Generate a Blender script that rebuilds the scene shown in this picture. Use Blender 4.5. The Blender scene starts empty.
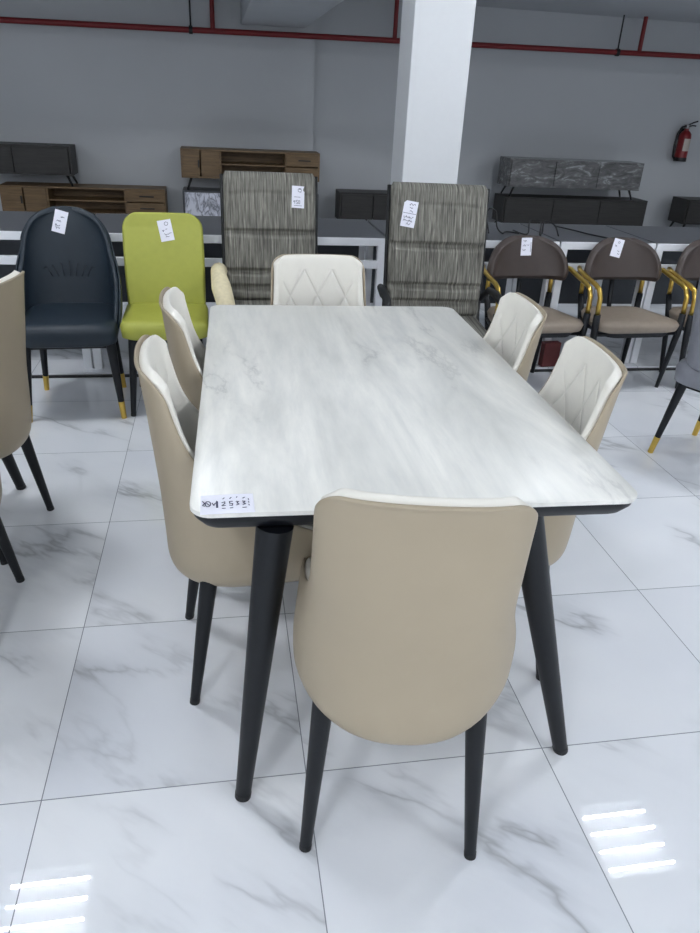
import bpy, bmesh, math, random
from mathutils import Vector, Matrix, Euler
random.seed(7)
scene = bpy.context.scene
COL = scene.collection
R = math.radians

# ------------------------------------------------------------------ materials
def lin(c):
    return tuple(((v/255)/12.92 if v/255 <= .04045 else ((v/255+.055)/1.055)**2.4) for v in c)
class NT:
    def __init__(s, name):
        s.m = bpy.data.materials.new(name); s.m.use_nodes = True
        s.t = s.m.node_tree; s.n = s.t.nodes; s.l = s.t.links
        s.b = s.n['Principled BSDF']
    def node(s, typ, **kw):
        n = s.n.new(typ)
        for k, v in kw.items():
            if k.startswith('i_'):
                key = k[2:]
                key = int(key) if key.isdigit() else key.replace('_', ' ')
                n.inputs[key].default_value = v
            else: setattr(n, k, v)
        return n
    def link(s, a, b): s.l.new(a, b)
    def math(s, op, a, b=None, c=None):
        n = s.n.new('ShaderNodeMath'); n.operation = op
        for i, v in enumerate((a, b, c)):
            if v is None: continue
            if isinstance(v, (int, float)): n.inputs[i].default_value = v
            else: s.l.new(v, n.inputs[i])
        return n.outputs[0]
    def ramp(s, fac, stops):
        n = s.n.new('ShaderNodeValToRGB'); e = n.color_ramp.elements
        while len(e) < len(stops): e.new(.5)
        for k, (p, c) in enumerate(stops):
            e[k].position = p; e[k].color = tuple(c)+(1,) if len(c) == 3 else c
        s.l.new(fac, n.inputs[0]); return n.outputs[0]
    def mix(s, fac, a, b):
        n = s.n.new('ShaderNodeMix'); n.data_type = 'RGBA'
        for k, v in ((0, fac), (6, a), (7, b)):
            if isinstance(v, (int, float)): n.inputs[k].default_value = v
            elif isinstance(v, tuple): n.inputs[k].default_value = v+(1,) if len(v) == 3 else v
            else: s.l.new(v, n.inputs[k])
        return n.outputs[2]
    def coord(s, scale=(1,1,1), loc=(0,0,0), rot=(0,0,0)):
        tc = s.n.new('ShaderNodeTexCoord'); mp = s.n.new('ShaderNodeMapping')
        mp.inputs['Scale'].default_value = scale; mp.inputs['Location'].default_value = loc; mp.inputs['Rotation'].default_value = rot
        s.l.new(tc.outputs['Object'], mp.inputs[0]); return mp.outputs[0]
    def noise(s, vec, scale, detail=4, rough=.5, dist=0):
        n = s.n.new('ShaderNodeTexNoise'); n.inputs['Scale'].default_value = scale; n.inputs['Detail'].default_value = detail
        n.inputs['Roughness'].default_value = rough; n.inputs['Distortion'].default_value = dist
        s.l.new(vec, n.inputs['Vector']); return n.outputs['Fac']
    def bump(s, h, strength=.3, dist=.002):
        n = s.n.new('ShaderNodeBump'); n.inputs['Strength'].default_value = strength; n.inputs['Distance'].default_value = dist
        s.l.new(h, n.inputs['Height']); s.l.new(n.outputs[0], s.b.inputs['Normal'])
def pbr(name, rgb, rough=.5, metal=0, spec=.5, var=.06, vscale=30, bump=0, bscale=400, coat=0):
    t = NT(name); c = lin(rgb)
    t.b.inputs['Roughness'].default_value = rough; t.b.inputs['Metallic'].default_value = metal
    t.b.inputs['Specular IOR Level'].default_value = spec
    t.b.inputs['Coat Weight'].default_value = coat
    v = t.coord()
    f = t.noise(v, vscale)
    t.link(t.ramp(f, [(.25, tuple(x*(1-var) for x in c)), (.75, tuple(min(1, x*(1+var)) for x in c))]), t.b.inputs['Base Color'])
    if bump: t.bump(t.noise(v, bscale, 2), bump, .001)
    return t.m

M = {}
def marble_floor():
    t = NT('marble_tiles'); T = .6
    tc = t.node('ShaderNodeTexCoord'); sp = t.node('ShaderNodeSeparateXYZ'); t.link(tc.outputs['Object'], sp.inputs[0])
    sx = t.math('DIVIDE', sp.outputs[0], T); sy = t.math('DIVIDE', sp.outputs[1], T)
    ix = t.math('FLOOR', sx); iy = t.math('FLOOR', sy)
    fx = t.math('SUBTRACT', sx, ix); fy = t.math('SUBTRACT', sy, iy)
    def edge(f): return t.math('MINIMUM', f, t.math('SUBTRACT', 1, f))
    d = t.math('MINIMUM', edge(fx), edge(fy))
    grout = t.math('LESS_THAN', d, .0021)
    # every tile shows its own cut of the marble
    cb = t.node('ShaderNodeCombineXYZ'); t.link(ix, cb.inputs[0]); t.link(iy, cb.inputs[1])
    wn = t.node('ShaderNodeTexWhiteNoise', noise_dimensions='2D'); t.link(cb.outputs[0], wn.inputs['Vector'])
    off = t.node('ShaderNodeVectorMath', operation='SCALE'); t.link(wn.outputs['Color'], off.inputs[0]); off.inputs['Scale'].default_value = 19
    ad = t.node('ShaderNodeVectorMath', operation='ADD'); t.link(tc.outputs['Object'], ad.inputs[0]); t.link(off.outputs[0], ad.inputs[1])
    m0 = t.node('ShaderNodeMapping'); m0.inputs['Rotation'].default_value = (0, 0, R(40)); t.link(ad.outputs[0], m0.inputs[0])
    mp = t.node('ShaderNodeMapping'); mp.inputs['Scale'].default_value = (.42, 1.5, 1)
    t.link(m0.outputs[0], mp.inputs[0]); v = mp.outputs[0]
    n1 = t.noise(v, 1.25, 6, .55, .12)
    ridge = t.math('ABSOLUTE', t.math('SUBTRACT', n1, .5))
    wide = t.ramp(ridge, [(0, (1,1,1)), (.05, (.25,.25,.25)), (.11, (0,0,0))])
    fine = t.ramp(ridge, [(0, (1,1,1)), (.007, (.4,.4,.4)), (.016, (0,0,0))])
    gate = t.ramp(t.noise(ad.outputs[0], 2.1, 2), [(.45, (0,0,0)), (.60, (1,1,1))])
    wv = t.math('MULTIPLY', t.math('MULTIPLY', wide, gate), .27); fv = t.math('MULTIPLY', t.math('MULTIPLY', fine, gate), .48)
    base = lin((241, 243, 246)); cloud = lin((229, 232, 238))
    c = t.mix(t.ramp(t.noise(ad.outputs[0], 1.3, 3), [(.35, (0,0,0)), (.7, (1,1,1))]), base, cloud)
    c = t.mix(wv, c, lin((150, 155, 162))); c = t.mix(fv, c, lin((128, 130, 134)))
    c = t.mix(grout, c, lin((128, 134, 142)))
    t.link(c, t.b.inputs['Base Color'])
    t.b.inputs['Specular IOR Level'].default_value = .5
    t.link(t.math('MULTIPLY_ADD', grout, .5, .008), t.b.inputs['Roughness'])
    t.bump(t.math('SUBTRACT', 1, grout), .3, .001)
    return t.m
M['floor'] = marble_floor()
def stone_top():
    t = NT('sintered_stone'); v = t.coord((1.0, .16, 1)); v2 = t.coord((1.1, .33, 1), rot=(0, 0, R(-8)))
    a = t.noise(v, 5.5, 6, .6, .5); b = t.noise(v2, 2.4, 8, .62, .5); g = t.noise(v, 40, 5, .7)
    c = t.ramp(a, [(.28, lin((202,202,196))), (.44, lin((224,223,217))), (.58, lin((240,238,231))), (.74, lin((209,210,206)))])
    r = t.math('ABSOLUTE', t.math('SUBTRACT', b, .5))
    vein = t.math('MULTIPLY', t.ramp(r, [(0, (1,1,1)), (.012, (.3,.3,.3)), (.03, (0,0,0))]), t.ramp(t.noise(v2, 6, 3), [(.5, (0,0,0)), (.62, (1,1,1))]))
    c = t.mix(t.math('MULTIPLY', vein, .45), c, lin((160,160,156)))
    c = t.mix(t.math('MULTIPLY', t.ramp(g, [(.45, (0,0,0)), (.7, (1,1,1))]), .22), c, lin((196,198,197)))
    t.link(c, t.b.inputs['Base Color']); t.b.inputs['Roughness'].default_value = .38
    return t.m
M['stone'] = stone_top()
def quilted(name, rgb, quilt=True):
    t = NT(name); c = lin(rgb); v = t.coord()
    t.link(t.ramp(t.noise(v, 18), [(.3, tuple(x*.95 for x in c)), (.7, c)]), t.b.inputs['Base Color'])
    t.b.inputs['Roughness'].default_value = .5
    sp = t.node('ShaderNodeSeparateXYZ'); t.link(v, sp.inputs[0])
    xs = t.math('DIVIDE', sp.outputs[0], .105); zs = t.math('DIVIDE', t.math('SUBTRACT', sp.outputs[2], .86), .20)
    def tri(e):  # distance to the nearest stitch line
        f = t.math('FRACT', e); return t.math('MINIMUM', f, t.math('SUBTRACT', 1, f))
    d = t.math('MINIMUM', tri(t.math('ADD', t.math('ADD', xs, zs), 20.5)), tri(t.math('ADD', t.math('SUBTRACT', xs, zs), 20.5)))
    groove = t.ramp(d, [(0, (0,0,0)), (.06, (.75,.75,.75)), (.15, (1,1,1))])
    inside = t.math('MULTIPLY', t.math('LESS_THAN', t.math('ABSOLUTE', sp.outputs[0]), .132), t.math('LESS_THAN', sp.outputs[2], .86))
    h = t.math('SUBTRACT', 1, t.math('MULTIPLY', inside, t.math('SUBTRACT', 1, groove)))
    if quilt: t.bump(h, .5, .010)
    return t.m
M['cream'] = quilted('cream_leather_quilted', (238, 234, 224))
M['cream_plain'] = pbr('cream_leather', (238, 234, 224), .5, var=.03)
M['taupe'] = pbr('taupe_leather', (166, 153, 131), .48, var=.025, vscale=9, bump=.05, bscale=700)
M['black'] = pbr('black_metal', (15, 18, 23), .42, 0, .35)
M['blackplastic'] = pbr('black_plastic', (17, 18, 20), .5)
M['gold'] = pbr('brushed_gold', (214, 180, 92), .28, 1)
M['navy'] = pbr('navy_leather', (24, 37, 48), .5, bump=.06)
M['navyseam'] = pbr('navy_seam', (20, 28, 38), .6)
M['green'] = pbr('lime_green_leather', (168, 171, 72), .5, var=.04)
M['brown'] = pbr('brown_leather', (66, 56, 52), .45)
M['taupe2'] = pbr('greige_leather', (146, 133, 119), .5)
M['grey'] = pbr('grey_leather', (138, 140, 148), .5)
M['greyedge'] = pbr('grey_piping', (70, 74, 82), .5)
def striped():
    t = NT('striped_fabric'); v = t.coord((1, 0, .03)); v2 = t.coord((1, 0, .09))
    f = t.noise(v, 190, 3, .6); g = t.noise(v2, 110, 4, .6)
    s = t.math('ADD', t.math('MULTIPLY', f, .65), t.math('MULTIPLY', g, .35))
    t.link(t.ramp(s, [(.36, lin((58,56,52))), (.46, lin((100,98,91))), (.55, lin((128,126,117))), (.66, lin((172,169,158)))]), t.b.inputs['Base Color'])
    t.b.inputs['Roughness'].default_value = .85; t.bump(s, .35, .002)
    return t.m
M['stripe'] = striped()
M['foam'] = pbr('cream_foam_wrap', (226, 214, 178), .75, var=.1, vscale=50, bump=.5, bscale=90)
M['wall'] = pbr('painted_wall', (184, 187, 190), .45, var=.02, vscale=1.2)
M['white'] = pbr('white_paint', (222, 224, 226), .5, var=.01)
M['ceiling'] = pbr('ceiling_paint', (190, 194, 198), .7, var=.03, vscale=3)
M['whitemetal'] = pbr('white_steel', (232, 234, 238), .4, var=.01)
M['desktop'] = pbr('grey_laminate', (78, 80, 84), .3, var=.05)
M['panel'] = pbr('dark_panel', (62, 66, 72), .6)
M['red'] = pbr('red_enamel', (128, 26, 30), .35)
M['redpipe'] = pbr('red_pipe_paint', (122, 26, 30), .45)
M['redcard'] = pbr('red_card', (98, 42, 42), .6)
def wood(name, a, b):
    t = NT(name); v = t.coord((1, 12, 12))
    t.link(t.ramp(t.noise(v, 4, 5, .6, .6), [(.3, lin(a)), (.7, lin(b))]), t.b.inputs['Base Color']); t.b.inputs['Roughness'].default_value = .5
    return t.m
M['wood'] = wood('oak_veneer', (92, 72, 48), (130, 104, 70))
M['darkwood'] = wood('ebony_veneer', (30, 29, 28), (48, 46, 44))
def wrapped():
    t = NT('film_wrapped_grey'); v = t.coord((1, 3, 3), rot=(0, R(20), 0))
    s = t.noise(v, 5, 5, .7, 1.2)
    t.link(t.ramp(s, [(.35, lin((70,70,70))), (.55, lin((104,104,104))), (.68, lin((170,172,174)))]), t.b.inputs['Base Color'])
    t.b.inputs['Roughness'].default_value = .2; t.bump(s, .5, .01); return t.m
M['wrap'] = wrapped()
def marbleprint():
    t = NT('grey_marble_print'); v = t.coord((1, 1, .5))
    s = t.math('ABSOLUTE', t.math('SUBTRACT', t.noise(v, 7, 4, .6, 1.5), .5))
    t.link(t.ramp(s, [(0, lin((110,112,120))), (.03, lin((176,178,190))), (.10, lin((222,224,234)))]), t.b.inputs['Base Color']); return t.m
M['marble'] = marbleprint()
M['paper'] = pbr('paper', (238, 238, 248), .8, var=.01)
M['ink'] = pbr('blue_black_ink', (52, 54, 86), .7)
M['rubber'] = pbr('cable_rubber', (14, 14, 15), .5)
M['steel'] = pbr('steel', (150, 150, 152), .3, 1)
M['labelpaper'] = pbr('label_print', (196, 186, 176), .6)
def emit(name, rgb, s):
    t = NT(name); t.b.inputs['Base Color'].default_value = (1,1,1,1)
    t.b.inputs['Emission Color'].default_value = lin(rgb)+(1,); t.b.inputs['Emission Strength'].default_value = s
    return t.m
M['tube'] = emit('fluorescent_tube', (246, 250, 255), 84)

# ------------------------------------------------------------------ mesh helpers
class MB:
    def __init__(s): s.bm = bmesh.new()
    def box(s, c, size, rotz=0, mat=None):
        x, y, z = (v/2 for v in size)
        m = Matrix.Translation(c) @ (mat or Matrix.Rotation(rotz, 4, 'Z'))
        vs = [s.bm.verts.new(m @ Vector(p)) for p in ((-x,-y,-z),(x,-y,-z),(x,y,-z),(-x,y,-z),(-x,-y,z),(x,-y,z),(x,y,z),(-x,y,z))]
        for f in ((3,2,1,0),(4,5,6,7),(0,1,5,4),(1,2,6,5),(2,3,7,6),(3,0,4,7)): s.bm.faces.new([vs[i] for i in f])
        return s
    def span(s, x0, x1, y0, y1, z0, z1):
        return s.box(((x0+x1)/2, (y0+y1)/2, (z0+z1)/2), (x1-x0, y1-y0, z1-z0))
    def rings(s, rings, cap0=True, cap1=True, closed=True):
        rs = [[s.bm.verts.new(p) for p in r] for r in rings]; n = len(rs[0])
        for a, b in zip(rs, rs[1:]):
            for i in range(n if closed else n-1):
                j = (i+1) % n; s.bm.faces.new((a[i], a[j], b[j], b[i]))
        if cap0: s.bm.faces.new(list(reversed(rs[0])))
        if cap1: s.bm.faces.new(rs[-1])
        return rs
    def tube(s, pts, rad, n=12, sx=1):
        pts = [Vector(p) for p in pts]; k = len(pts)
        rad = [rad]*k if isinstance(rad, (int, float)) else rad
        rings = []; up = None
        for i, p in enumerate(pts):
            d = (pts[min(i+1, k-1)]-pts[max(i-1, 0)]).normalized()
            if up is None:
                up = Vector((0,0,1)) if abs(d.z) < .9 else Vector((0,1,0))
            a = d.cross(up).normalized(); b = a.cross(d).normalized(); up = b
            rings.append([p+(a*math.cos(t)*sx+b*math.sin(t))*rad[i] for t in (2*math.pi*q/n for q in range(n))])
        s.rings(rings); return s
    def lathe(s, prof, c=(0,0,0), n=20):
        c = Vector(c)
        s.rings([[c+Vector((r*math.cos(t), r*math.sin(t), z)) for t in (2*math.pi*q/n for q in range(n))] for r, z in prof]); return s
    def plate(s, levels, seg=6):
        # levels: (z, half x, half y, corner radius, cx, cy)
        rings = []
        for z, hx, hy, r, cx, cy in levels:
            ring = []
            for q, (sx, sy) in enumerate(((1,1),(-1,1),(-1,-1),(1,-1))):
                for k in range(seg+1):
                    a = (q+k/seg)*math.pi/2
                    ring.append(Vector((cx+sx*(hx-r)+r*math.cos(a), cy+sy*(hy-r)+r*math.sin(a), z)))
            rings.append(ring)
        s.rings(rings); return s
    def grid(s, rows):
        g = [[s.bm.verts.new(p) for p in r] for r in rows]
        for a, b in zip(g, g[1:]):
            for i in range(len(a)-1): s.bm.faces.new((a[i], a[i+1], b[i+1], b[i]))
        return s
    def build(s, name, mat, parent=None, smooth=False, bevel=0, solid=None, sub=0, bseg=2, offset=-1, fix=True):
        if fix: bmesh.ops.recalc_face_normals(s.bm, faces=s.bm.faces)
        me = bpy.data.meshes.new(name); s.bm.to_mesh(me); s.bm.free()
        o = bpy.data.objects.new(name, me); COL.objects.link(o)
        me.materials.append(mat)
        if solid:
            m = o.modifiers.new('s', 'SOLIDIFY'); m.thickness = solid; m.offset = offset; m.use_even_offset = False
        if bevel:
            m = o.modifiers.new('b', 'BEVEL'); m.width = bevel; m.segments = bseg; m.limit_method = 'ANGLE'; m.angle_limit = R(40)
        if sub:
            m = o.modifiers.new('u', 'SUBSURF'); m.levels = sub; m.render_levels = sub
        if o.modifiers:
            dg = bpy.context.evaluated_depsgraph_get(); dg.update()
            nm = bpy.data.meshes.new_from_object(o.evaluated_get(dg)); o.modifiers.clear(); o.data = nm; nm.name = name
        if smooth:
            for p in o.data.polygons: p.use_smooth = True
            if smooth != 'all':
                o.data.set_sharp_from_angle(angle=R(38))
        if parent: o.parent = parent
        return o
def tag(o, label, cat, group=None):
    o['label'] = label; o['category'] = cat
    if group: o['group'] = group
    return o
def thing(name, label, cat, loc=(0,0,0), rotz=0, group=None):
    o = bpy.data.objects.new(name, None); COL.objects.link(o); o.empty_display_size = .1
    o.location = loc; o.rotation_euler = (0, 0, rotz)
    return tag(o, label, cat, group)
def struct(o): o['kind'] = 'structure'; return o
def dup(root, label, loc, rotz=0, group=None):
    def cp(o, parent):
        c = o.copy(); COL.objects.link(c); c.parent = parent
        for ch in list(o.children): cp(ch, c)
        return c
    r = cp(root, None); r.location = loc; r.rotation_euler = (0, 0, rotz); r['label'] = label
    if group: r['group'] = group
    return r

# ------------------------------------------------------------------ camera
p_yaw, p_pitch, p_roll, p_f = .1876, .4731, .0521, 721.36
cy, sy = math.cos(p_yaw), math.sin(p_yaw)
fw = Vector((sy*math.cos(p_pitch), cy*math.cos(p_pitch), -math.sin(p_pitch)))
r0 = Vector((cy, -sy, 0)); u0 = r0.cross(fw)
rr = math.cos(p_roll)*r0+math.sin(p_roll)*u0; uu = rr.cross(fw)
cam = bpy.data.objects.new('camera', bpy.data.cameras.new('camera')); COL.objects.link(cam)
cam.matrix_world = Matrix(((rr.x, uu.x, -fw.x, .4416), (rr.y, uu.y, -fw.y, -1.1935), (rr.z, uu.z, -fw.z, 1.4447), (0,0,0,1)))
cam.data.sensor_fit = 'HORIZONTAL'; cam.data.sensor_width = 36; cam.data.lens = 36*p_f/700
cam.data.clip_start = .05
scene.camera = cam

# ------------------------------------------------------------------ room shell
X0, X1, Y0, Y1 = -6.0, 9.5, -7.0, 8.6
ZC, ZS, YS = 3.40, 2.475, 4.3
struct(MB().span(X0, X1, Y0, Y1, -.1, 0).build('floor', M['floor']))
struct(MB().span(X0-.1, X1+.1, Y1, Y1+.15, 0, ZC+.1).build('wall_back', M['wall']))
struct(MB().span(X0-.15, X0, Y0, Y1, 0, ZC+.1).build('wall_left', M['wall']))
struct(MB().span(X1, X1+.15, Y0, Y1, 0, ZC+.1).build('wall_right', M['wall']))
struct(MB().span(X0-.15, X1+.15, Y0, YS, ZC, ZC+.1).build('ceiling', M['ceiling']))
struct(MB().span(X0, X1, YS, Y1, ZS, ZS+.12).span(X0, X1, YS-.1, YS, ZS, ZC).build('ceiling', M['ceiling']))   # lower back ceiling, its unseen front drop moved forward to shade the back wall
struct(MB().span(.75, 1.47, YS-.1, 8.45, 2.12, ZS).build('trim_1', M['ceiling'], bevel=.01))           # ceiling beam
struct(MB().span(X0, 1.60, 8.45, Y1, 0, ZS).build('wall_back', M['wall']))                            # wall panel standing proud
struct(MB().span(1.628, 2.005, 3.75, 4.1, 0, ZC).build('wall_column', M['white'], bevel=.006))
# low platform under the desks
struct(MB().span(X0, X1, 2.765, 8.45, 0, .022).build('floor', M['floor']))
struct(MB().span(X0, X1, 2.745, 2.765, 0, .012).build('shadow_gap', M['blackplastic']))  # black strip drawn in as the shadow gap along the platform edge
PZ = .022

# ------------------------------------------------------------------ ceiling lights
M['louvre'] = pbr('grey_louvre', (70, 72, 75), .6)
def ceiling_light(label, x, y):
    t = thing('ceiling_light', label, 'ceiling light', (x, y, ZC-.09), 0, 'square four tube ceiling lights')
    f = MB().span(-.31, .31, -.31, .31, .075, .089)
    for a in (-1, 1):
        f.span(-.31, .31, a*.30-.01, a*.30+.01, .0, .08); f.span(a*.30-.01, a*.30+.01, -.29, .29, .0, .08)
    f.build('frame', M['louvre'], t)
    for k in range(4):
        y_ = -.21+.14*k
        MB().tube([(-.25, y_, .035), (.25, y_, .035)], .010, 10).build('tube', M['tube'], t, smooth=True)
    return t
for lab, x, y in (('four tube ceiling light above the right front of the room', 3.26, 1.88), ('four tube ceiling light above the left front of the room', -.83, 1.89),
                  ('four tube ceiling light behind the camera, right side', 3.26, -2.2), ('four tube ceiling light behind the camera, left side', -.83, -2.2),
                  ('four tube ceiling light far behind the camera, right side', 3.26, -5.6), ('four tube ceiling light far behind the camera, left side', -.83, -5.6),
                  ('added four tube ceiling light near the left wall, in front', -4.9, 1.9), ('added four tube ceiling light near the left wall, behind the camera', -4.9, -2.2),  # unseen fixtures by the side walls, added to even out the light
                  ('added four tube ceiling light near the right wall, in front', 7.3, 1.9), ('added four tube ceiling light near the right wall, behind the camera', 7.3, -2.2)):
    ceiling_light(lab, x, y)

# ------------------------------------------------------------------ upholstered shells
def lerp_levels(levels, sub=3):
    out = []
    n = len(levels)
    for i in range(n-1):
        P = [levels[max(0, i-1)], levels[i], levels[i+1], levels[min(n-1, i+2)]]
        for k in range(sub):
            u = k/sub
            row = []
            for j in range(len(levels[0])):
                a, b, c, d = (q[j] for q in P)
                lo, hi = min(b, c), max(b, c)
                v = .5*((2*b)+(-a+c)*u+(2*a-5*b+4*c-d)*u*u+(-a+3*b-3*c+d)*u**3)
                row.append(min(max(v, lo), hi))
            out.append(row)
    out.append(list(levels[-1])); return out
def half_curve(w, yb, dep, yf, xmax, n=2.6, N=16):
    pts = []
    for k in range(61):
        a = k/60*math.pi/2
        pts.append((w*math.sin(a)**(2/n), yb+dep*(1-math.cos(a)**(2/n))))
    if yf > yb+dep:
        for k in range(1, 21): pts.append((w, yb+dep+(yf-yb-dep)*k/20))
    out = [pts[0]]
    for a, b in zip(pts, pts[1:]):
        if b[1] > yf+1e-6:
            u = (yf-a[1])/max(1e-9, b[1]-a[1]); out.append((a[0]+(b[0]-a[0])*u, yf)); break
        if b[0] > xmax+1e-6:
            u = (xmax-a[0])/max(1e-9, b[0]-a[0]); out.append((xmax, a[1]+(b[1]-a[1])*u)); break
        out.append(b)
    L = [0]
    for a, b in zip(out, out[1:]): L.append(L[-1]+math.hypot(b[0]-a[0], b[1]-a[1]))
    res = []; i = 0
    for k in range(N+1):
        s = L[-1]*k/N
        while i < len(L)-2 and L[i+1] < s: i += 1
        u = 0 if L[i+1] == L[i] else min(1, (s-L[i])/(L[i+1]-L[i]))
        res.append((out[i][0]+(out[i+1][0]-out[i][0])*u, out[i][1]+(out[i+1][1]-out[i][1])*u))
    return res
def shell_rows(levels, n=2.6, N=16, inset=0, zmin=None, drop=0, dip=0):
    rows = []
    for z, w, yb, dep, yf, xm in levels:
        if zmin is not None and z < zmin: continue
        if dip: z -= dip*max(0, (z-.80)/.1)**2
        h = half_curve(w-inset, yb+inset, max(.01, dep-inset*.3), yf-drop, xm-drop if xm < 1 else xm, n, N)
        rows.append([Vector((-x, y, z-drop*.6)) for x, y in reversed(h[1:])]+[Vector((x, y, z-drop*.6)) for x, y in h])
    return rows
def arc(xc, r, z0, zs):  # half width under a rounded top corner
    return [xc-r+math.sqrt(max(0, r*r-(z-z0)**2)) for z in zs]
def leg(parent, top, bot, r0, r1, mat, cap='foot_cap', capmat=None, caplen=.012, capr=None, n=14):
    a, b = Vector(top), Vector(bot)
    d = (b-a).normalized(); c = b-d*(caplen/abs(d.z)) if caplen else b
    rc = r0+(r1-r0)*((c-a).length/(b-a).length)
    o = MB().tube([a, a.lerp(c, .5), c], [r0, (r0+rc)/2, rc], n).build('leg', mat, parent, smooth=True)
    if caplen:
        k = MB().tube([c, b], [(capr or rc*1.06), (capr or r1*1.06)], n).build(cap, capmat or mat, o, smooth=True)
        if capmat is M['gold']: k['label'] = 'gold leg tip'
    return o

# ------------------------------------------------------------------ cream dining chair (faces local +Y)
def dining_chair(label):
    t = thing('dining_chair', label, 'chair')
    big = 9
    lv = [(.335, .130, -.245, .16, .10, big), (.350, .168, -.272, .18, .16, big), (.385, .200, -.286, .19, .19, big), (.43, .219, -.287, .19, .20, big), (.47, .222, -.289, .19, .17, big),
          (.52, .220, -.291, .18, .08, big), (.565, .210, -.293, .16, -.03, big), (.61, .196, -.296, .13, -.115, big), (.66, .188, -.300, .11, -.165, big), (.72, .184, -.305, .085, -.212, big),
          (.78, .182, -.310, .075, -.240, big), (.860, .181, -.318, .065, -.262, .181)]
    zs = (.875, .888, .897, .902, .905)
    ex = arc(.180, .045, .860, zs)
    lv = lerp_levels(lv, 2)+[(z, .181, -.319-.002*k, .06, -.263-.002*k, x) for k, (z, x) in enumerate(zip(zs, ex))]
    g = MB().grid(shell_rows(lv, 2.35)); s = g.build('outer_shell', M['taupe'], t, 'all', solid=.008, offset=-1, sub=1, fix=False)
    s['label'] = 'taupe leather outer back shell'
    g = MB().grid(shell_rows(lv, 2.35, inset=.009, zmin=.44, drop=-.003, dip=.008)); s2 = g.build('back_pad', M['cream'], t, 'all', solid=.024, offset=-1, sub=1, fix=False)
    s2['label'] = 'cream diamond quilted inner back'
    m = MB()
    m.plate([(.395, .165, .19, .09, 0, .0), (.41, .188, .215, .10, 0, .0), (.45, .193, .222, .10, 0, .0), (.485, .190, .218, .10, 0, .0), (.50, .178, .205, .095, 0, 0), (.506, .13, .15, .07, 0, 0)])
    m.build('seat_cushion', M['cream_plain'], t, 'all')['label'] = 'cream seat cushion'
    MB().plate([(.342, .125, .15, .07, 0, -.08), (.398, .17, .19, .09, 0, -.04)]).build('seat_base', M['taupe'], t, 'all')
    for sx in (-1, 1):
        leg(t, (sx*.150, -.185, .41), (sx*.178, -.245, 0), .023, .0125, M['black'], capmat=M['blackplastic'])
        leg(t, (sx*.145, .140, .405), (sx*.178, .185, 0), .023, .0125, M['black'], capmat=M['blackplastic'])
    return t
def place(root, fl_mid, rotz):  # puts a chair with the middle of its rear feet at fl_mid
    f = Vector((-math.sin(rotz), math.cos(rotz), 0)); return Vector((fl_mid[0], fl_mid[1], 0))+f*.245
G = 'cream and taupe dining chairs'
chair = dining_chair('dining chair, taupe back to the camera, at the near end of the stone table'); chair['group'] = G
chair.location = place(chair, (.752, -.225), R(-10.5)); chair.rotation_euler = (0, 0, R(-10.5))
for lab, mid, rz in (
    ('cream dining chair on the left side of the stone table, nearer the camera', (.320, .437), R(-86)),
    ('cream dining chair on the left side of the stone table, next to the green chair', (.342, .925), R(-87)),
    ('cream dining chair on the right side of the stone table, nearer the camera', (1.318, .414), R(83)),
    ('cream dining chair on the right side of the stone table, next to the brown armchairs', (1.315, .887), R(86)),
    ('cream dining chair with diamond quilting at the far end of the stone table', (.80, 1.515), R(180)),
    ('taupe backed dining chair cut off by the left edge, beside the navy chair', (-.268, 1.137), R(77)),
    ('dining chair beyond the left edge of which only a black leg shows', (-.235, .68), R(90))):
    dup(chair, lab, place(chair, mid, rz), rz, G)

# ------------------------------------------------------------------ dining table
TW, TL, TH = .904, 1.478, R(-1.2)
def dining_table(label, corner, rot, feet):
    t = thing('dining_table', label, 'table', (corner[0], corner[1], 0), rot)
    cx, cy_ = TW/2, TL/2
    top = MB().plate([(.738, TW/2-.002, TL/2-.002, .040, cx, cy_), (.7400, TW/2, TL/2, .042, cx, cy_), (.7485, TW/2, TL/2, .042, cx, cy_), (.75, TW/2-.002, TL/2-.002, .040, cx, cy_)], 8).build('table_top', M['stone'], t, True)
    top['label'] = 'pale grey stone slab'
    MB().plate([(.700, TW/2-.028, TL/2-.028, .03, cx, cy_), (.706, TW/2-.020, TL/2-.020, .035, cx, cy_), (.726, TW/2-.006, TL/2-.006, .04, cx, cy_), (.7378, TW/2-.004, TL/2-.004, .042, cx, cy_)], 8).build('table_frame', M['black'], t, True)
    m = MB()
    for y in (.12, TL-.12): m.span(.13, TW-.13, y-.02, y+.02, .665, .70)
    for x in (.13, TW-.13): m.span(x-.02, x+.02, .14, TL-.14, .665, .70)
    m.build('apron', M['black'], t, bevel=.003)
    for top_, bot in feet:
        leg(t, top_, bot, .037, .0175, M['black'], capmat=M['blackplastic'], caplen=.014, n=20)
    return t
feet = [((.160, .035, .698), (.083, -.017, 0)), ((TW-.225, .06, .698), (TW-.025, .034, 0)), ((.19, TL-.07, .698), (.055, TL-.012, 0)), ((TW-.19, TL-.07, .698), (TW-.055, TL-.012, 0))]
table = dining_table('dining table with pale stone top and splayed black legs in the centre', (.366, -.027), TH, feet)
left_table = dup(table, 'dining table at the left edge of which one black leg shows', (-.318-TW, 1.503-TL, 0), 0)

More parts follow.
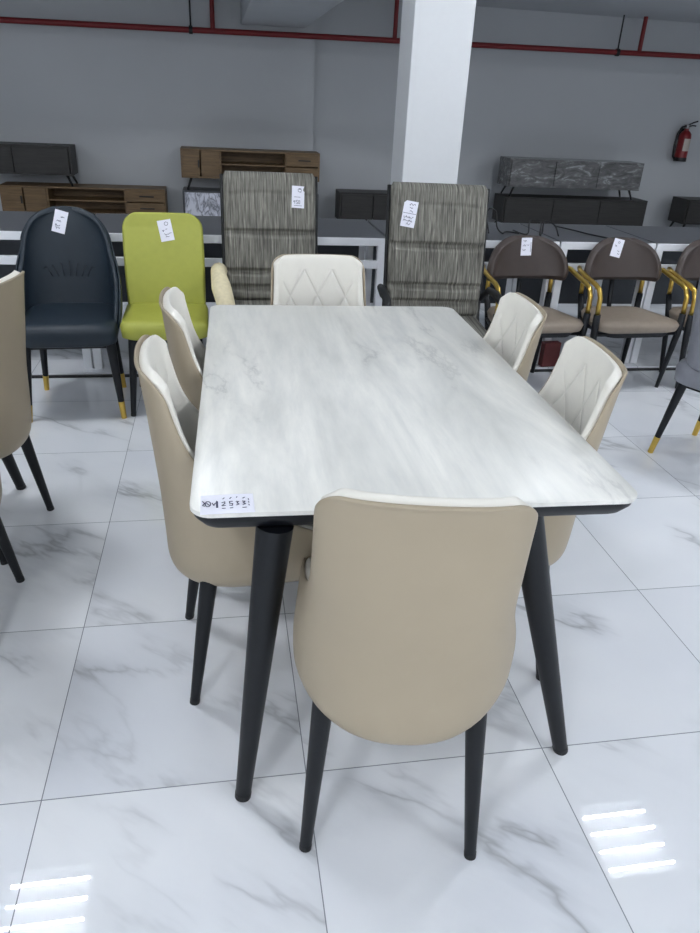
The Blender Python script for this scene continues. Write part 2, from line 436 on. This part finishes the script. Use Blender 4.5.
# ------------------------------------------------------------------ navy and grey barrel chairs
def barrel_chair(name, label, mat, seam, loc, rz, seatmat=None, wrap=True):
    t = thing(name, label, 'chair', loc, rz)
    big = 9
    lv = [(.40, .215, -.20, .17, .10, big), (.43, .232, -.215, .18, .14, big), (.49, .240, -.225, .18, .12, big), (.55, .243, -.232, .18, .03, big), (.62, .240, -.240, .17, -.06, big), (.70, .226, -.248, .14, -.125, .226),
          (.78, .216, -.256, .12, -.16, .210), (.84, .190, -.263, .10, -.18, .178), (.875, .160, -.269, .09, -.20, .146), (.898, .12, -.272, .08, -.21, .10), (.912, .08, -.273, .07, -.22, .05)]
    if not wrap: lv = [(z, w_, yb+.025, dp, yf+.025, xm) for z, w_, yb, dp, yf, xm in [(.455,)+lv[2][1:]]+lv[3:]]
    lv = lerp_levels(lv, 2)
    MB().grid(shell_rows(lv, 2.3)).build('back_shell', mat, t, 'all', solid=.01, sub=1, fix=False)
    MB().grid(shell_rows(lv, 2.3, inset=.011, drop=.001, zmin=.42)).build('back_pad', seatmat or mat, t, 'all', solid=.022, sub=1, fix=False)
    MB().plate([(.365, .195, .205, .06, 0, .03), (.375, .215, .225, .07, 0, .03), (.435, .222, .232, .08, 0, .03), (.46, .212, .222, .08, 0, .03), (.47, .17, .18, .06, 0, .03)]).build('seat_cushion', seatmat or mat, t, 'all')
    m = MB()
    for k in range(-3, 4):
        x = k*.034
        m.tube([(x*.8, -.168+abs(k)*.003, .60), (x, -.172+abs(k)*.003, .635+.01*(k % 2)), (x*1.15, -.182+abs(k)*.003, .67-.01*abs(k))], .002, 6)
    m.build('stitching', seam, t, 'all')
    MB().span(-.17, .17, -.14, .20, .345, .368).build('seat_base', M['black'], t, bevel=.006)
    for sx in (-1, 1):
        leg(t, (sx*.185, .195, .38), (sx*.215, .225, 0), .024, .012, M['black'], 'leg_tip', M['gold'], .085)
        leg(t, (sx*.165, -.14, .39), (sx*.195, -.20, 0), .022, .012, M['black'], 'leg_tip', M['gold'], .085)
    return t
rzb = R(180+3.5)
def front_place(mid, rz, off=.225):
    f = Vector((-math.sin(rz), math.cos(rz), 0)); return Vector((mid[0], mid[1], 0))-f*off
navy = barrel_chair('barrel_chair', 'navy leather barrel chair with gold tipped legs left of the green chair', M['navy'], M['navyseam'], front_place((-.266, 2.16), rzb), rzb)
rzg = R(180+27)
fg = Vector((-math.sin(rzg), math.cos(rzg), 0))
gpos = Vector((2.605, 1.71, 0))+fg*.20
greyc = barrel_chair('barrel_chair', 'grey barrel chair with gold tipped legs cut off by the right edge', M['grey'], M['greyedge'], gpos, rzg, wrap=False)

# ------------------------------------------------------------------ green chair
def green_chair():
    rz = R(181)
    t = thing('side_chair', 'lime green leather side chair between the navy chair and grey striped chair', 'chair', front_place((.168, 2.20), rz, .20), rz)
    big = 9
    lv = [(.44, .28, -.185, .06, big, .196), (.55, .28, -.20, .06, big, .199), (.68, .28, -.222, .06, big, .200), (.78, .28, -.242, .06, big, .199), (.82, .28, -.252, .06, big, .198)]
    zs = (.84, .857, .87, .879, .884); ex = arc(.198, .064, .82, zs)
    lv = lerp_levels(lv, 3)+[(z, .28, -.255-.002*k, .06, big, x) for k, (z, x) in enumerate(zip(zs, ex))]
    MB().grid(shell_rows(lv, 2.2)).build('backrest', M['green'], t, 'all', solid=.045, sub=1, fix=False)
    MB().plate([(.385, .17, .19, .04, 0, .02), (.395, .198, .205, .05, 0, .02), (.445, .203, .21, .055, 0, .02), (.465, .195, .20, .05, 0, .02), (.472, .15, .16, .05, 0, .02)]).build('seat', M['green'], t, 'all')
    MB().span(-.16, .16, -.16, .19, .362, .387).build('seat_base', M['black'], t, bevel=.005)
    for sx in (-1, 1):
        leg(t, (sx*.15, .175, .38), (sx*.178, .20, 0), .022, .012, M['black'], capmat=M['blackplastic'])
        leg(t, (sx*.14, -.14, .38), (sx*.165, -.20, 0), .022, .012, M['black'], capmat=M['blackplastic'])
    return t
green = green_chair()

# ------------------------------------------------------------------ striped high-back chairs
def highback(label, loc, rz, w, wrapped_side):
    t = thing('high_back_chair', label, 'chair', loc, rz, 'grey striped high back chairs')
    H0, H1 = .43, 1.09
    seams = [.475, .545, .625, .815, 1.0]
    def prof(z):  # puffed between the seams
        d = min(abs(z-s) for s in seams[:4]); d2 = abs(z-1.0)
        v = .055*min(1, math.sqrt(max(0, d)/.022)) if d < .022 else .055
        return max(.030, v)*(.93+.07*min(1, d2/.015))
    n = 110
    rings = []
    for k in range(n+1):
        z = H0+(H1-H0)*k/n
        yb = -.19-.10*((z-H0)/(H1-H0))**1.2+.02*math.sin((z-H0)/(H1-H0)*math.pi)
        th = prof(z)
        e = min(z-H0, H1-z); th *= min(1, math.sqrt(max(.0, e)/.022)*.8+.2)
        hw = w/2-(.012*(1-min(1, e/.02)))
        ring = []
        xs = [-1, -.985, -.95, -.90, -.86, -.84, -.82, -.5, 0, .5, .82, .84, .86, .90, .95, .985, 1]
        ft = []
        for x in xs:
            a = abs(x); q = th
            if a > .9: q = th*math.sqrt(max(.04, 1-((a-.9)/.1)**2))
            if .80 < a < .9 and H0+.05 < z < 1.0: q = min(q, .046)
            ft.append(Vector((x*hw, yb+q, z)))
        bk = [Vector((x*hw, yb-.012*(1-x*x), z)) for x in (.9, .5, 0, -.5, -.9)]
        rings.append(ft+bk)
    m = MB(); m.rings(rings); m.build('backrest', M['stripe'], t, 'all')
    m = MB()
    for k in range(1):
        m.plate([(.41, w/2-.02, .24, .05, 0, .03), (.42, w/2-.005, .25, .06, 0, .03), (.46, w/2, .255, .06, 0, .03), (.48, w/2-.02, .235, .06, 0, .03)])
    m.build('seat', M['stripe'], t, 'all')
    for sx in (-1, 1):
        x = sx*(w/2+.004)
        MB().tube([(x, .22, .40), (x, -.12, .40), (x, -.19, .46), (x, -.215, .70), (x, -.255, .9), (x, -.292, 1.075)], .011, 8).build('side_rail', M['blackplastic'], t, 'all')
    for sx in (-1, 1):
        x = sx*(w/2+.035)
        a = MB().tube([(x-sx*.02, -.20, .56), (x, -.14, .615), (x, -.02, .625), (x, .12, .615), (x, .17, .57), (x, .18, .42)], [.014, .018, .02, .02, .017, .012], 10)
        a = a.build('armrest', M['blackplastic'], t, 'all')
        MB().tube([(x, -.20, .0105), (x, .19, .0105), (x, .20, .03), (x, .18, .42)], .0105, 8).build('base_frame', M['black'], t, 'all')
        if sx == wrapped_side:
            w_ = MB().tube([(x, -.19, .60), (x-sx*.002, -.13, .632), (x, -.02, .635), (x-sx*.012, .10, .60), (x-sx*.03, .19, .545), (x-sx*.03, .205, .46)], [.034, .042, .038, .048, .044, .034], 12)
            w_.build('foam_sleeve', M['foam'], a, 'all')['label'] = 'cream foam sleeve round the armrest'
    MB().tube([(-w/2-.035, -.20, .0115), (w/2+.035, -.20, .0115)], .0115, 8).build('cross_bar', M['black'], t, 'all')
    return t
hb1 = highback('grey striped high back chair with one armrest in cream foam, right of the green chair', (.692, 2.42, 0), R(180), .462, 1)
hb2 = highback('grey striped high back chair in front of the white column', (1.473, 2.14, 0), R(180-5), .478, 0)

# ------------------------------------------------------------------ brown armchairs
def armchair(label, loc, rz):
    t = thing('armchair', label, 'chair', loc, rz, 'brown low back armchairs with gold arms')
    lv = [(z-.012, a, b, c, d, e) for z, a, b, c, d, e in [(.572, .240, -.175, .12, -.06, .228), (.582, .252, -.18, .12, -.045, .243), (.62, .258, -.185, .12, -.03, .254), (.68, .254, -.192, .12, -.055, .246), (.735, .237, -.198, .12, -.095, .219), (.772, .210, -.203, .12, -.13, .181), (.797, .176, -.206, .11, -.16, .132), (.812, .132, -.207, .10, -.18, .073)]]
    lv = lerp_levels(lv, 2)
    MB().grid(shell_rows(lv, 2.2)).build('backrest', M['brown'], t, 'all', solid=.04, sub=1, fix=False)
    MB().plate([(.345, .22, .175, .07, 0, .012), (.355, .250, .195, .08, 0, .012), (.385, .260, .204, .09, 0, .012), (.402, .248, .194, .085, 0, .012), (.410, .18, .14, .07, 0, .01)]).build('seat', M['taupe2'], t, 'all')
    for v in t.children[-1].data.vertices: v.co.x *= 1-.26*min(1, max(0, (.12-v.co.y)/.3))
    MB().plate([(.318, .20, .17, .075, 0, .01), (.346, .215, .18, .075, 0, .01)]).build('seat_frame', M['black'], t, True)
    for sx in (-1, 1):
        x = sx*.268
        MB().tube([(sx*.245, -.165, .632), (x, -.11, .628), (x, .0, .605), (x, .08, .592), (x, .125, .575), (x, .148, .535), (x, .152, .44)], .0135, 10).build('armrest', M['gold'], t, 'all')['label'] = 'gold metal armrest'
        MB().tube([(x, .152, .445), (x*.985, .152, .33), (sx*.225, .14, 0)], [.019, .019, .011], 12).build('leg', M['black'], t, 'all')
        MB().tube([(sx*.195, -.185, .61), (sx*.195, -.178, .475)], .013, 10).build('back_post', M['gold'], t, 'all')['label'] = 'gold back post'
        MB().tube([(sx*.195, -.178, .48), (sx*.18, -.155, .34), (sx*.15, -.135, 0)], [.017, .018, .011], 12).build('leg', M['black'], t, 'all')
    MB().tube([(0, -.195, .60), (0, -.18, .44), (0, -.15, .33)], .014, 8).build('back_brace', M['black'], t, 'all')
    MB().tube([(-.258, .152, .33), (.258, .152, .33)], .010, 8).build('front_rail', M['black'], t, 'all')
    return t
rza = R(180+3)
arm1 = armchair('brown low back armchair with gold arms beside the striped chair', (2.145, 2.595, 0), rza)
arm2 = dup(arm1, 'brown low back armchair with gold arms, middle of the three', (2.722, 2.59, 0), rza)
arm3 = dup(arm1, 'brown low back armchair with gold arms cut off by the right edge', (3.29, 2.59, 0), rza)

# ------------------------------------------------------------------ desks
def desk(label, x0, x1, y0=2.83, d=.66):
    t = thing('desk', label, 'desk', ((x0+x1)/2, y0+d/2, PZ), 0, 'grey topped desks with white steel frames')
    w = (x1-x0)/2; h = d/2
    MB().span(-w, w, -h+.004, h-.004, .722, .738).build('desk_top', M['desktop'], t, bevel=.002)
    for a in (-1, 1): MB().span(-w, w, a*h-.004 if a < 0 else a*h-.02, a*h+.02 if a < 0 else a*h+.004, .695, .737).build('edge_rail', M['whitemetal'], t, bevel=.002)
    MB().span(-w+.03, w-.03, -h+.0, -h+.03, .57, .613).build('lower_rail', M['whitemetal'], t, bevel=.002)
    MB().span(-w+.04, w-.04, h-.05, h-.03, .22, .70).build('modesty_panel', M['panel'], t)
    for sx in (-1, 1):
        for sy_ in (-1, 1):
            MB().span(sx*w-(.045 if sx > 0 else 0), sx*w+(.045 if sx < 0 else 0), sy_*h-(.045 if sy_ > 0 else .003), sy_*h+(.045 if sy_ < 0 else 0), 0, .696).build('leg', M['whitemetal'], t, bevel=.002)
    return t
desk('grey desk with white frame behind the navy chair', -1.80, -.29)
desk('grey desk with white frame behind the green and first striped chairs', -.28, 1.345)
desk('grey desk with white frame behind the first brown armchair', 1.36, 2.365)
desk('grey desk with white frame behind the middle brown armchair', 2.375, 2.97)
desk('grey desk with white frame behind the right hand brown armchair', 2.98, 4.4)
desk('grey desk with white frame beyond the left edge', -3.3, -1.81)

# ------------------------------------------------------------------ tv stands along the back wall
def tv_stand(label, x0, x1, z0, z1, yf, body, front=None, legs=.10, layout='wood', legin=.06, depth=.36):
    t = thing('tv_stand', label, 'tv stand', ((x0+x1)/2, yf+depth/2, z0), 0)
    w = (x1-x0)/2; h = z1-z0; d = depth/2; lb = legs
    m = MB(); k = .018
    m.span(-w, w, -d, d, h-k, h); m.span(-w, w, -d, d, lb, lb+k); m.span(-w, -w+k, -d, d, lb+k, h-k); m.span(w-k, w, -d, d, lb+k, h-k); m.span(-w+k, w-k, d-k, d, lb+k, h-k)
    if layout == 'wood':
        for a in (-.44, .5): m.span(a*w-k/2, a*w+k/2, -d, d-k, lb+k, h-k)
        m.span(-.44*w, .5*w, -d+.02, d-k, (lb+h)/2-.008, (lb+h)/2+.008)
    m.build('cabinet_body', body, t)
    fr = front or body
    if layout == 'wood':
        for a, b in ((-1, -.72), (-.72, -.44)):
            dr = MB().span(a*w+(.02 if a == -1 else .004), b*w-.012, -d-.014, -d+.004, lb+.02, h-.02).build('door', fr, t, bevel=.002)
        MB().span(-.76*w, -.755*w+.012, -d-.03, -d-.012, (lb+h)/2-.04, (lb+h)/2+.04).build('handle', M['blackplastic'], dr)
        for a, b in ((lb+.02, (lb+h)/2-.006), ((lb+h)/2+.006, h-.02)):
            dr = MB().span(.51*w, w-.02, -d-.014, -d+.004, a, b).build('drawer', fr, t, bevel=.002)
            MB().span(.68*w, .86*w, -d-.03, -d-.012, (a+b)/2-.006, (a+b)/2+.006).build('handle', M['blackplastic'], dr)
    else:
        n = 3
        for q in range(n):
            MB().span(-w+.02+q*(2*w-.04)/n+.004, -w+.02+(q+1)*(2*w-.04)/n-.004, -d-.014, -d+.004, lb+.02, h-.02).build('door', fr, t, bevel=.002)
    if legs > .02:
        for sx in (-1, 1):
            for sy_ in (-1, 1):
                MB().tube([(sx*(w-legin-.05), sy_*(d-.05), lb), (sx*(w-legin), sy_*(d-.03), 0)], [.016, .011], 8).build('leg', M['blackplastic'], t, 'all')
    return t
YF = 7.95
tv_stand('low oak tv stand on the floor below the black one at the left', -1.99, -.18, PZ, .385, YF, M['wood'], legs=.07)
tv_stand('black tv stand stacked on the oak one at the left edge', -3.0, -1.18, .388, .81, YF, M['darkwood'], layout='plain', legs=.115, legin=.02)
tv_stand('marble fronted low cabinet under the oak tv stand behind the striped chair', .02, 1.62, PZ, .385, YF, M['desktop'], M['marble'], legs=.06, layout='plain')
tv_stand('oak tv stand on black legs raised behind the first striped chair', .02, 1.625, .388, .835, YF, M['wood'], legs=.135)
tv_stand('small dark cabinet on the floor left of the white column', 1.88, 3.1, PZ, .415, YF, M['darkwood'], legs=.06, layout='plain')
tv_stand('black tv stand under the film wrapped grey one at the right', 3.97, 5.93, PZ, .42, YF, M['darkwood'], legs=.085, layout='plain', legin=.02)
tv_stand('grey tv stand in clear film stacked on the black one at the right', 3.98, 5.77, .424, .865, YF, M['wrap'], legs=.115, layout='plain')
tv_stand('black tv stand at the right edge below the fire extinguisher', 6.50, 8.3, PZ, .45, YF, M['darkwood'], legs=.12, layout='plain', legin=.02)

# ------------------------------------------------------------------ pipe and extinguisher
def zp(x): return 2.004+(x+1.819)*.091/8.293
yp = 8.36
sp_ = thing('sprinkler_pipe', 'long dark red sprinkler pipe running along the back wall', 'pipe', (2.3, yp, zp(2.3)))
def pl(x, dz=0): return (x-2.3, 0, zp(x)-zp(2.3)+dz)
MB().tube([pl(X0+.02), pl(X1-.02)], .030, 12).build('pipe', M['redpipe'], sp_, True)
for x in (.432, 2.52, 5.617):
    MB().tube([pl(x), (x-2.3, 0, (2.12 if .75 < x < 1.47 else ZS)-zp(2.3))], .026, 10).build('riser', M['redpipe'], sp_, True)
for x in (.191, 5.329):
    o = MB().tube([pl(x), (x-2.3, 0, ZS-zp(2.3))], .010, 8).build('hanger_rod', M['blackplastic'], sp_, True)
    MB().tube([pl(x-.02, .0), pl(x+.02, .0)], .042, 12).build('clamp', M['blackplastic'], o, True)
ex_ = thing('fire_extinguisher', 'red fire extinguisher hanging on the back wall', 'fire extinguisher', (6.60, 8.515, .875))
MB().lathe([(.05, 0), (.078, .008), (.080, .03), (.080, .30), (.074, .335), (.05, .365), (.028, .38), (.026, .405)]).build('cylinder', M['red'], ex_, True)
MB().lathe([(.081, .0), (.082, .004), (.082, .04), (.081, .05)]).build('base_ring', M['blackplastic'], ex_, True)
m = MB()
rings = []
for z in (.13, .28):
    rings.append([Vector((.0815*math.cos(a), .0815*math.sin(a), z)) for a in (R(-120)+R(75)*k/8 for k in range(9))])
m.rings(rings, False, False, False); m.build('printed_label', M['labelpaper'], ex_, True, solid=.0008)['label'] = 'pale printed label'
MB().span(-.05, .05, .075, .085, .26, .40).build('wall_bracket', M['blackplastic'], ex_, bevel=.002)
MB().span(-.025, .025, -.03, .03, .40, .45).build('valve', M['steel'], ex_, bevel=.006)
MB().tube([(0, -.02, .445), (.05, -.04, .475), (.10, -.06, .495)], .009, 8).tube([(0, -.02, .425), (.05, -.04, .44), (.09, -.055, .437)], .008, 8).build('handle', M['blackplastic'], ex_, True)
MB().tube([(-.02, -.01, .43), (-.08, -.02, .42), (-.13, -.02, .34), (-.14, -.02, .2), (-.125, -.02, .06), (-.10, -.02, .03)], .013, 10).build('hose', M['rubber'], ex_, 'all')

# ------------------------------------------------------------------ loose things
tag(MB().box((2.41, 2.80, PZ+.0755), (.11, .05, .15), R(6)).build('box', M['redcard'], bevel=.003), 'red box standing on the floor under the first brown armchair', 'box')
DZ = PZ+.738
def cable(label, pts, r=.0045):
    q = [Vector(p) for p in pts]; sm = []
    for i in range(len(q)-1):
        a, b, c, d = q[max(0, i-1)], q[i], q[i+1], q[min(len(q)-1, i+2)]
        for k in range(8):
            u = k/8; sm.append(.5*((2*b)+(-a+c)*u+(2*a-5*b+4*c-d)*u*u+(-a+3*b-3*c+d)*u**3))
    sm.append(q[-1])
    o = MB().tube(sm, r, 8).build('cable', M['rubber'], None, 'all'); return tag(o, label, 'cable', 'black cables on the desks')
cable('black cable looping upright beside the second striped chair', [(2.00, 3.02, DZ+.006), (1.99, 3.06, DZ+.09), (2.01, 3.09, DZ+.135), (2.05, 3.08, DZ+.12), (2.06, 3.06, DZ+.04), (2.09, 3.04, DZ+.006), (2.14, 3.10, DZ+.006), (2.20, 3.05, DZ+.006)])
cable('black cable bundle lying behind the first brown armchair', [(2.20, 3.15, DZ+.007), (2.24, 3.02, DZ+.007), (2.28, 3.10, DZ+.07), (2.33, 3.06, DZ+.075), (2.31, 3.0, DZ+.01), (2.36, 3.08, DZ+.007), (2.40, 3.16, DZ+.06), (2.44, 3.10, DZ+.05), (2.42, 2.98, DZ+.007)])
cable('black cable lying straight behind the middle brown armchair', [(2.56, 3.36, DZ+.007), (2.60, 3.18, DZ+.012), (2.66, 3.06, DZ+.007), (2.72, 2.93, DZ+.007)])

# ------------------------------------------------------------------ price tags
def strokes(pats, hx, hy):
    m = MB()
    for line in pats:
        for (x0, y0), (x1, y1) in zip(line, line[1:]):
            a = Vector((x0*hx, y0*hy, 0)); b = Vector((x1*hx, y1*hy, 0)); L = (b-a).length
            ang = math.atan2(b.y-a.y, b.x-a.x)
            m.box((a.x/2+b.x/2, a.y/2+b.y/2, .0012), (L+.001, .0018, .0005), ang)
    return m
def scribble(seed, rows, size=.10):
    rnd = random.Random(seed); out = []
    for (x0, x1, y) in rows:
        x = x0; pts = []
        while x < x1:
            pts.append((x, y+rnd.uniform(-size, size))); x += rnd.uniform(.05, .13)
        out.append(pts)
    return out
def price_tag(label, mat_world, hx, hy, pats, bend=0):
    t = thing('price_tag', label, 'price tag', group='handwritten white price tags')
    t.matrix_world = mat_world
    rows = []
    for k in range(7):
        y = -hy+2*hy*k/6
        z = bend*((k/6-.5)**2)
        rows.append([Vector((-hx, y, z)), Vector((0, y, z+.0004)), Vector((hx, y, z))])
    MB().grid(rows).build('paper', M['paper'], t, solid=.0008, offset=0)
    strokes(pats, hx, hy).build('handwriting', M['ink'], t)
    return t
def on_surface(chair, part, lx, lz, tilt, lift=.004):
    # lay a tag on the front of a chair back at local (x, z)
    o = [c for c in chair.children if c.name.split('.')[0] == part][0]
    def hit(x, z):
        ok, loc, nor, _ = o.ray_cast(Vector((x, .6, z)), Vector((0, -1, 0))); return loc
    c = hit(lx, lz); ex = hit(lx+.025, lz)-hit(lx-.025, lz); ez = hit(lx, lz+.03)-hit(lx, lz-.03)
    n = ex.cross(ez).normalized()
    if n.y < 0: n = -n
    yv = ez.normalized(); xv = yv.cross(n).normalized()
    a = Matrix.Rotation(tilt, 3, 'Z')
    m3 = Matrix((xv, yv, n)).transposed() @ a
    m = m3.to_4x4(); m.translation = c+n*lift
    return chair.matrix_world @ m
bpy.context.view_layer.update()
circ = [(.25+.28*math.cos(a), .62+.17*math.sin(a)) for a in [k*math.pi/4 for k in range(9)]]
price_tag('white price tag hanging crooked on the navy chair back', on_surface(navy, 'back_pad', .025, .845, R(-16)), .030, .052,
          scribble(1, [(-.5, .3, .05), (-.6, .1, -.35), (-.5, .2, -.6), (.0, .6, .45)]))
price_tag('white price tag on the lime green chair back', on_surface(green, 'backrest', -.015, .815, R(10)), .033, .050,
          [circ]+scribble(2, [(-.5, -.2, .0), (.0, .3, .1), (-.3, .8, -.35), (-.2, .4, -.6)]))
four = [[(-.62, -.30), (-.70, -.45), (-.45, -.45)], [(-.5, -.32), (-.5, -.62)], [(-.02, -.30), (-.3, -.30), (-.3, -.44), (-.08, -.46), (-.06, -.6), (-.3, -.62)],
        [(.1, -.32), (.3, -.32), (.3, -.6), (.1, -.6), (.1, -.32)]]
price_tag('white price tag on the striped chair beside the green chair', on_surface(hb1, 'backrest', -.138, .985, R(-2)), .032, .052,
          [circ, [(-.6, .0), (.35, .0)], [(-.6, -.78), (.6, -.78)]]+four+scribble(3, [(.0, .5, .75), (.1, .5, .45)], .08))
price_tag('long white price tag on the striped chair before the white column', on_surface(hb2, 'backrest', .150, .955, R(-9)), .034, .060,
          [[(-.9, .05), (.9, .05)]]+scribble(4, [(-.2, .7, .75), (-.1, .4, .45), (.0, .5, .2), (-.7, .7, -.25), (-.7, .6, -.5), (-.2, .4, -.75)], .09))
price_tag('white price tag folded over the back of the first brown armchair', on_surface(arm1, 'backrest', .005, .742, R(1)), .032, .048,
          scribble(5, [(-.7, .0, .62), (-.7, -.1, .15), (.1, .5, .2), (-.7, -.1, -.35)], .1)+[[(.8, .5), (.8, -.6)]])
price_tag('white price tag on the back of the middle brown armchair', on_surface(arm2, 'backrest', .035, .745, R(-12)), .034, .050,
          [[(x*.6-.1, y*.6+.25) for x, y in circ]]+scribble(6, [(.2, .7, -.3), (.3, .7, -.6), (-.6, -.2, .2)], .1))
# the tag lying on the stone table, its writing running along the table edge
digits = []
def num(x, kind):
    if kind == 2: return [[(x-.06, .10), (x+.05, .18), (x+.05, .0), (x-.06, -.22), (x+.07, -.22)]]
    if kind == 5: return [[(x+.06, .2), (x-.05, .2), (x-.05, .0), (x+.06, -.05), (x+.04, -.24), (x-.06, -.2)]]
    return [[(x-.05, .18), (x+.05, .15), (x-.02, .0), (x+.06, -.12), (x-.04, -.22)]]
table_pats = [[(-.72+.10*math.cos(a), .02+.28*math.sin(a)) for a in [k*math.pi/5 for k in range(11)]], [(-.92, .35), (-.84, .1), (-.92, -.1), (-.84, -.2)], [(-.76, .1), (-.68, -.1)], [(-.56, .1), (-.5, -.15), (-.44, .1)], [(-.40, .3), (-.40, -.4)], [(-.36, .25), (-.36, -.4)]]
table_pats += num(-.14, 2)+num(.14, 5)+num(.38, 3)+num(.62, 3)
table_pats += [[(-.16, .5), (-.10, .62)], [(.1, .5), (.16, .64)], [(.36, .6), (.38, .68)], [(.6, .5), (.66, .58)], [(.8, .4), (.81, .3)], [(.8, .1), (.81, .0)], [(.8, -.2), (.81, -.3)], [(-.2, -.5), (-.08, -.5)], [(.1, -.5), (.2, -.48)], [(.56, -.5), (.7, -.5)]]
price_tag('white handwritten price tag lying on the near left corner of the stone table', Matrix.Translation((.437, .003, .7507)) @ Matrix.Rotation(R(1), 4, 'Z'), .050, .035, table_pats)

# ------------------------------------------------------------------ world and view
w = bpy.data.worlds.new('world'); scene.world = w; w.use_nodes = True
w.node_tree.nodes['Background'].inputs[0].default_value = lin((232, 238, 246))+(1,)
w.node_tree.nodes['Background'].inputs[1].default_value = .55
vs = scene.view_settings
scene.display_settings.display_device = 'sRGB'
vs.view_transform = 'Standard'; vs.look = 'None'; vs.exposure = 1.53; vs.gamma = 1; vs.use_curve_mapping = False
scene.cycles.max_bounces = 8; scene.cycles.diffuse_bounces = 5
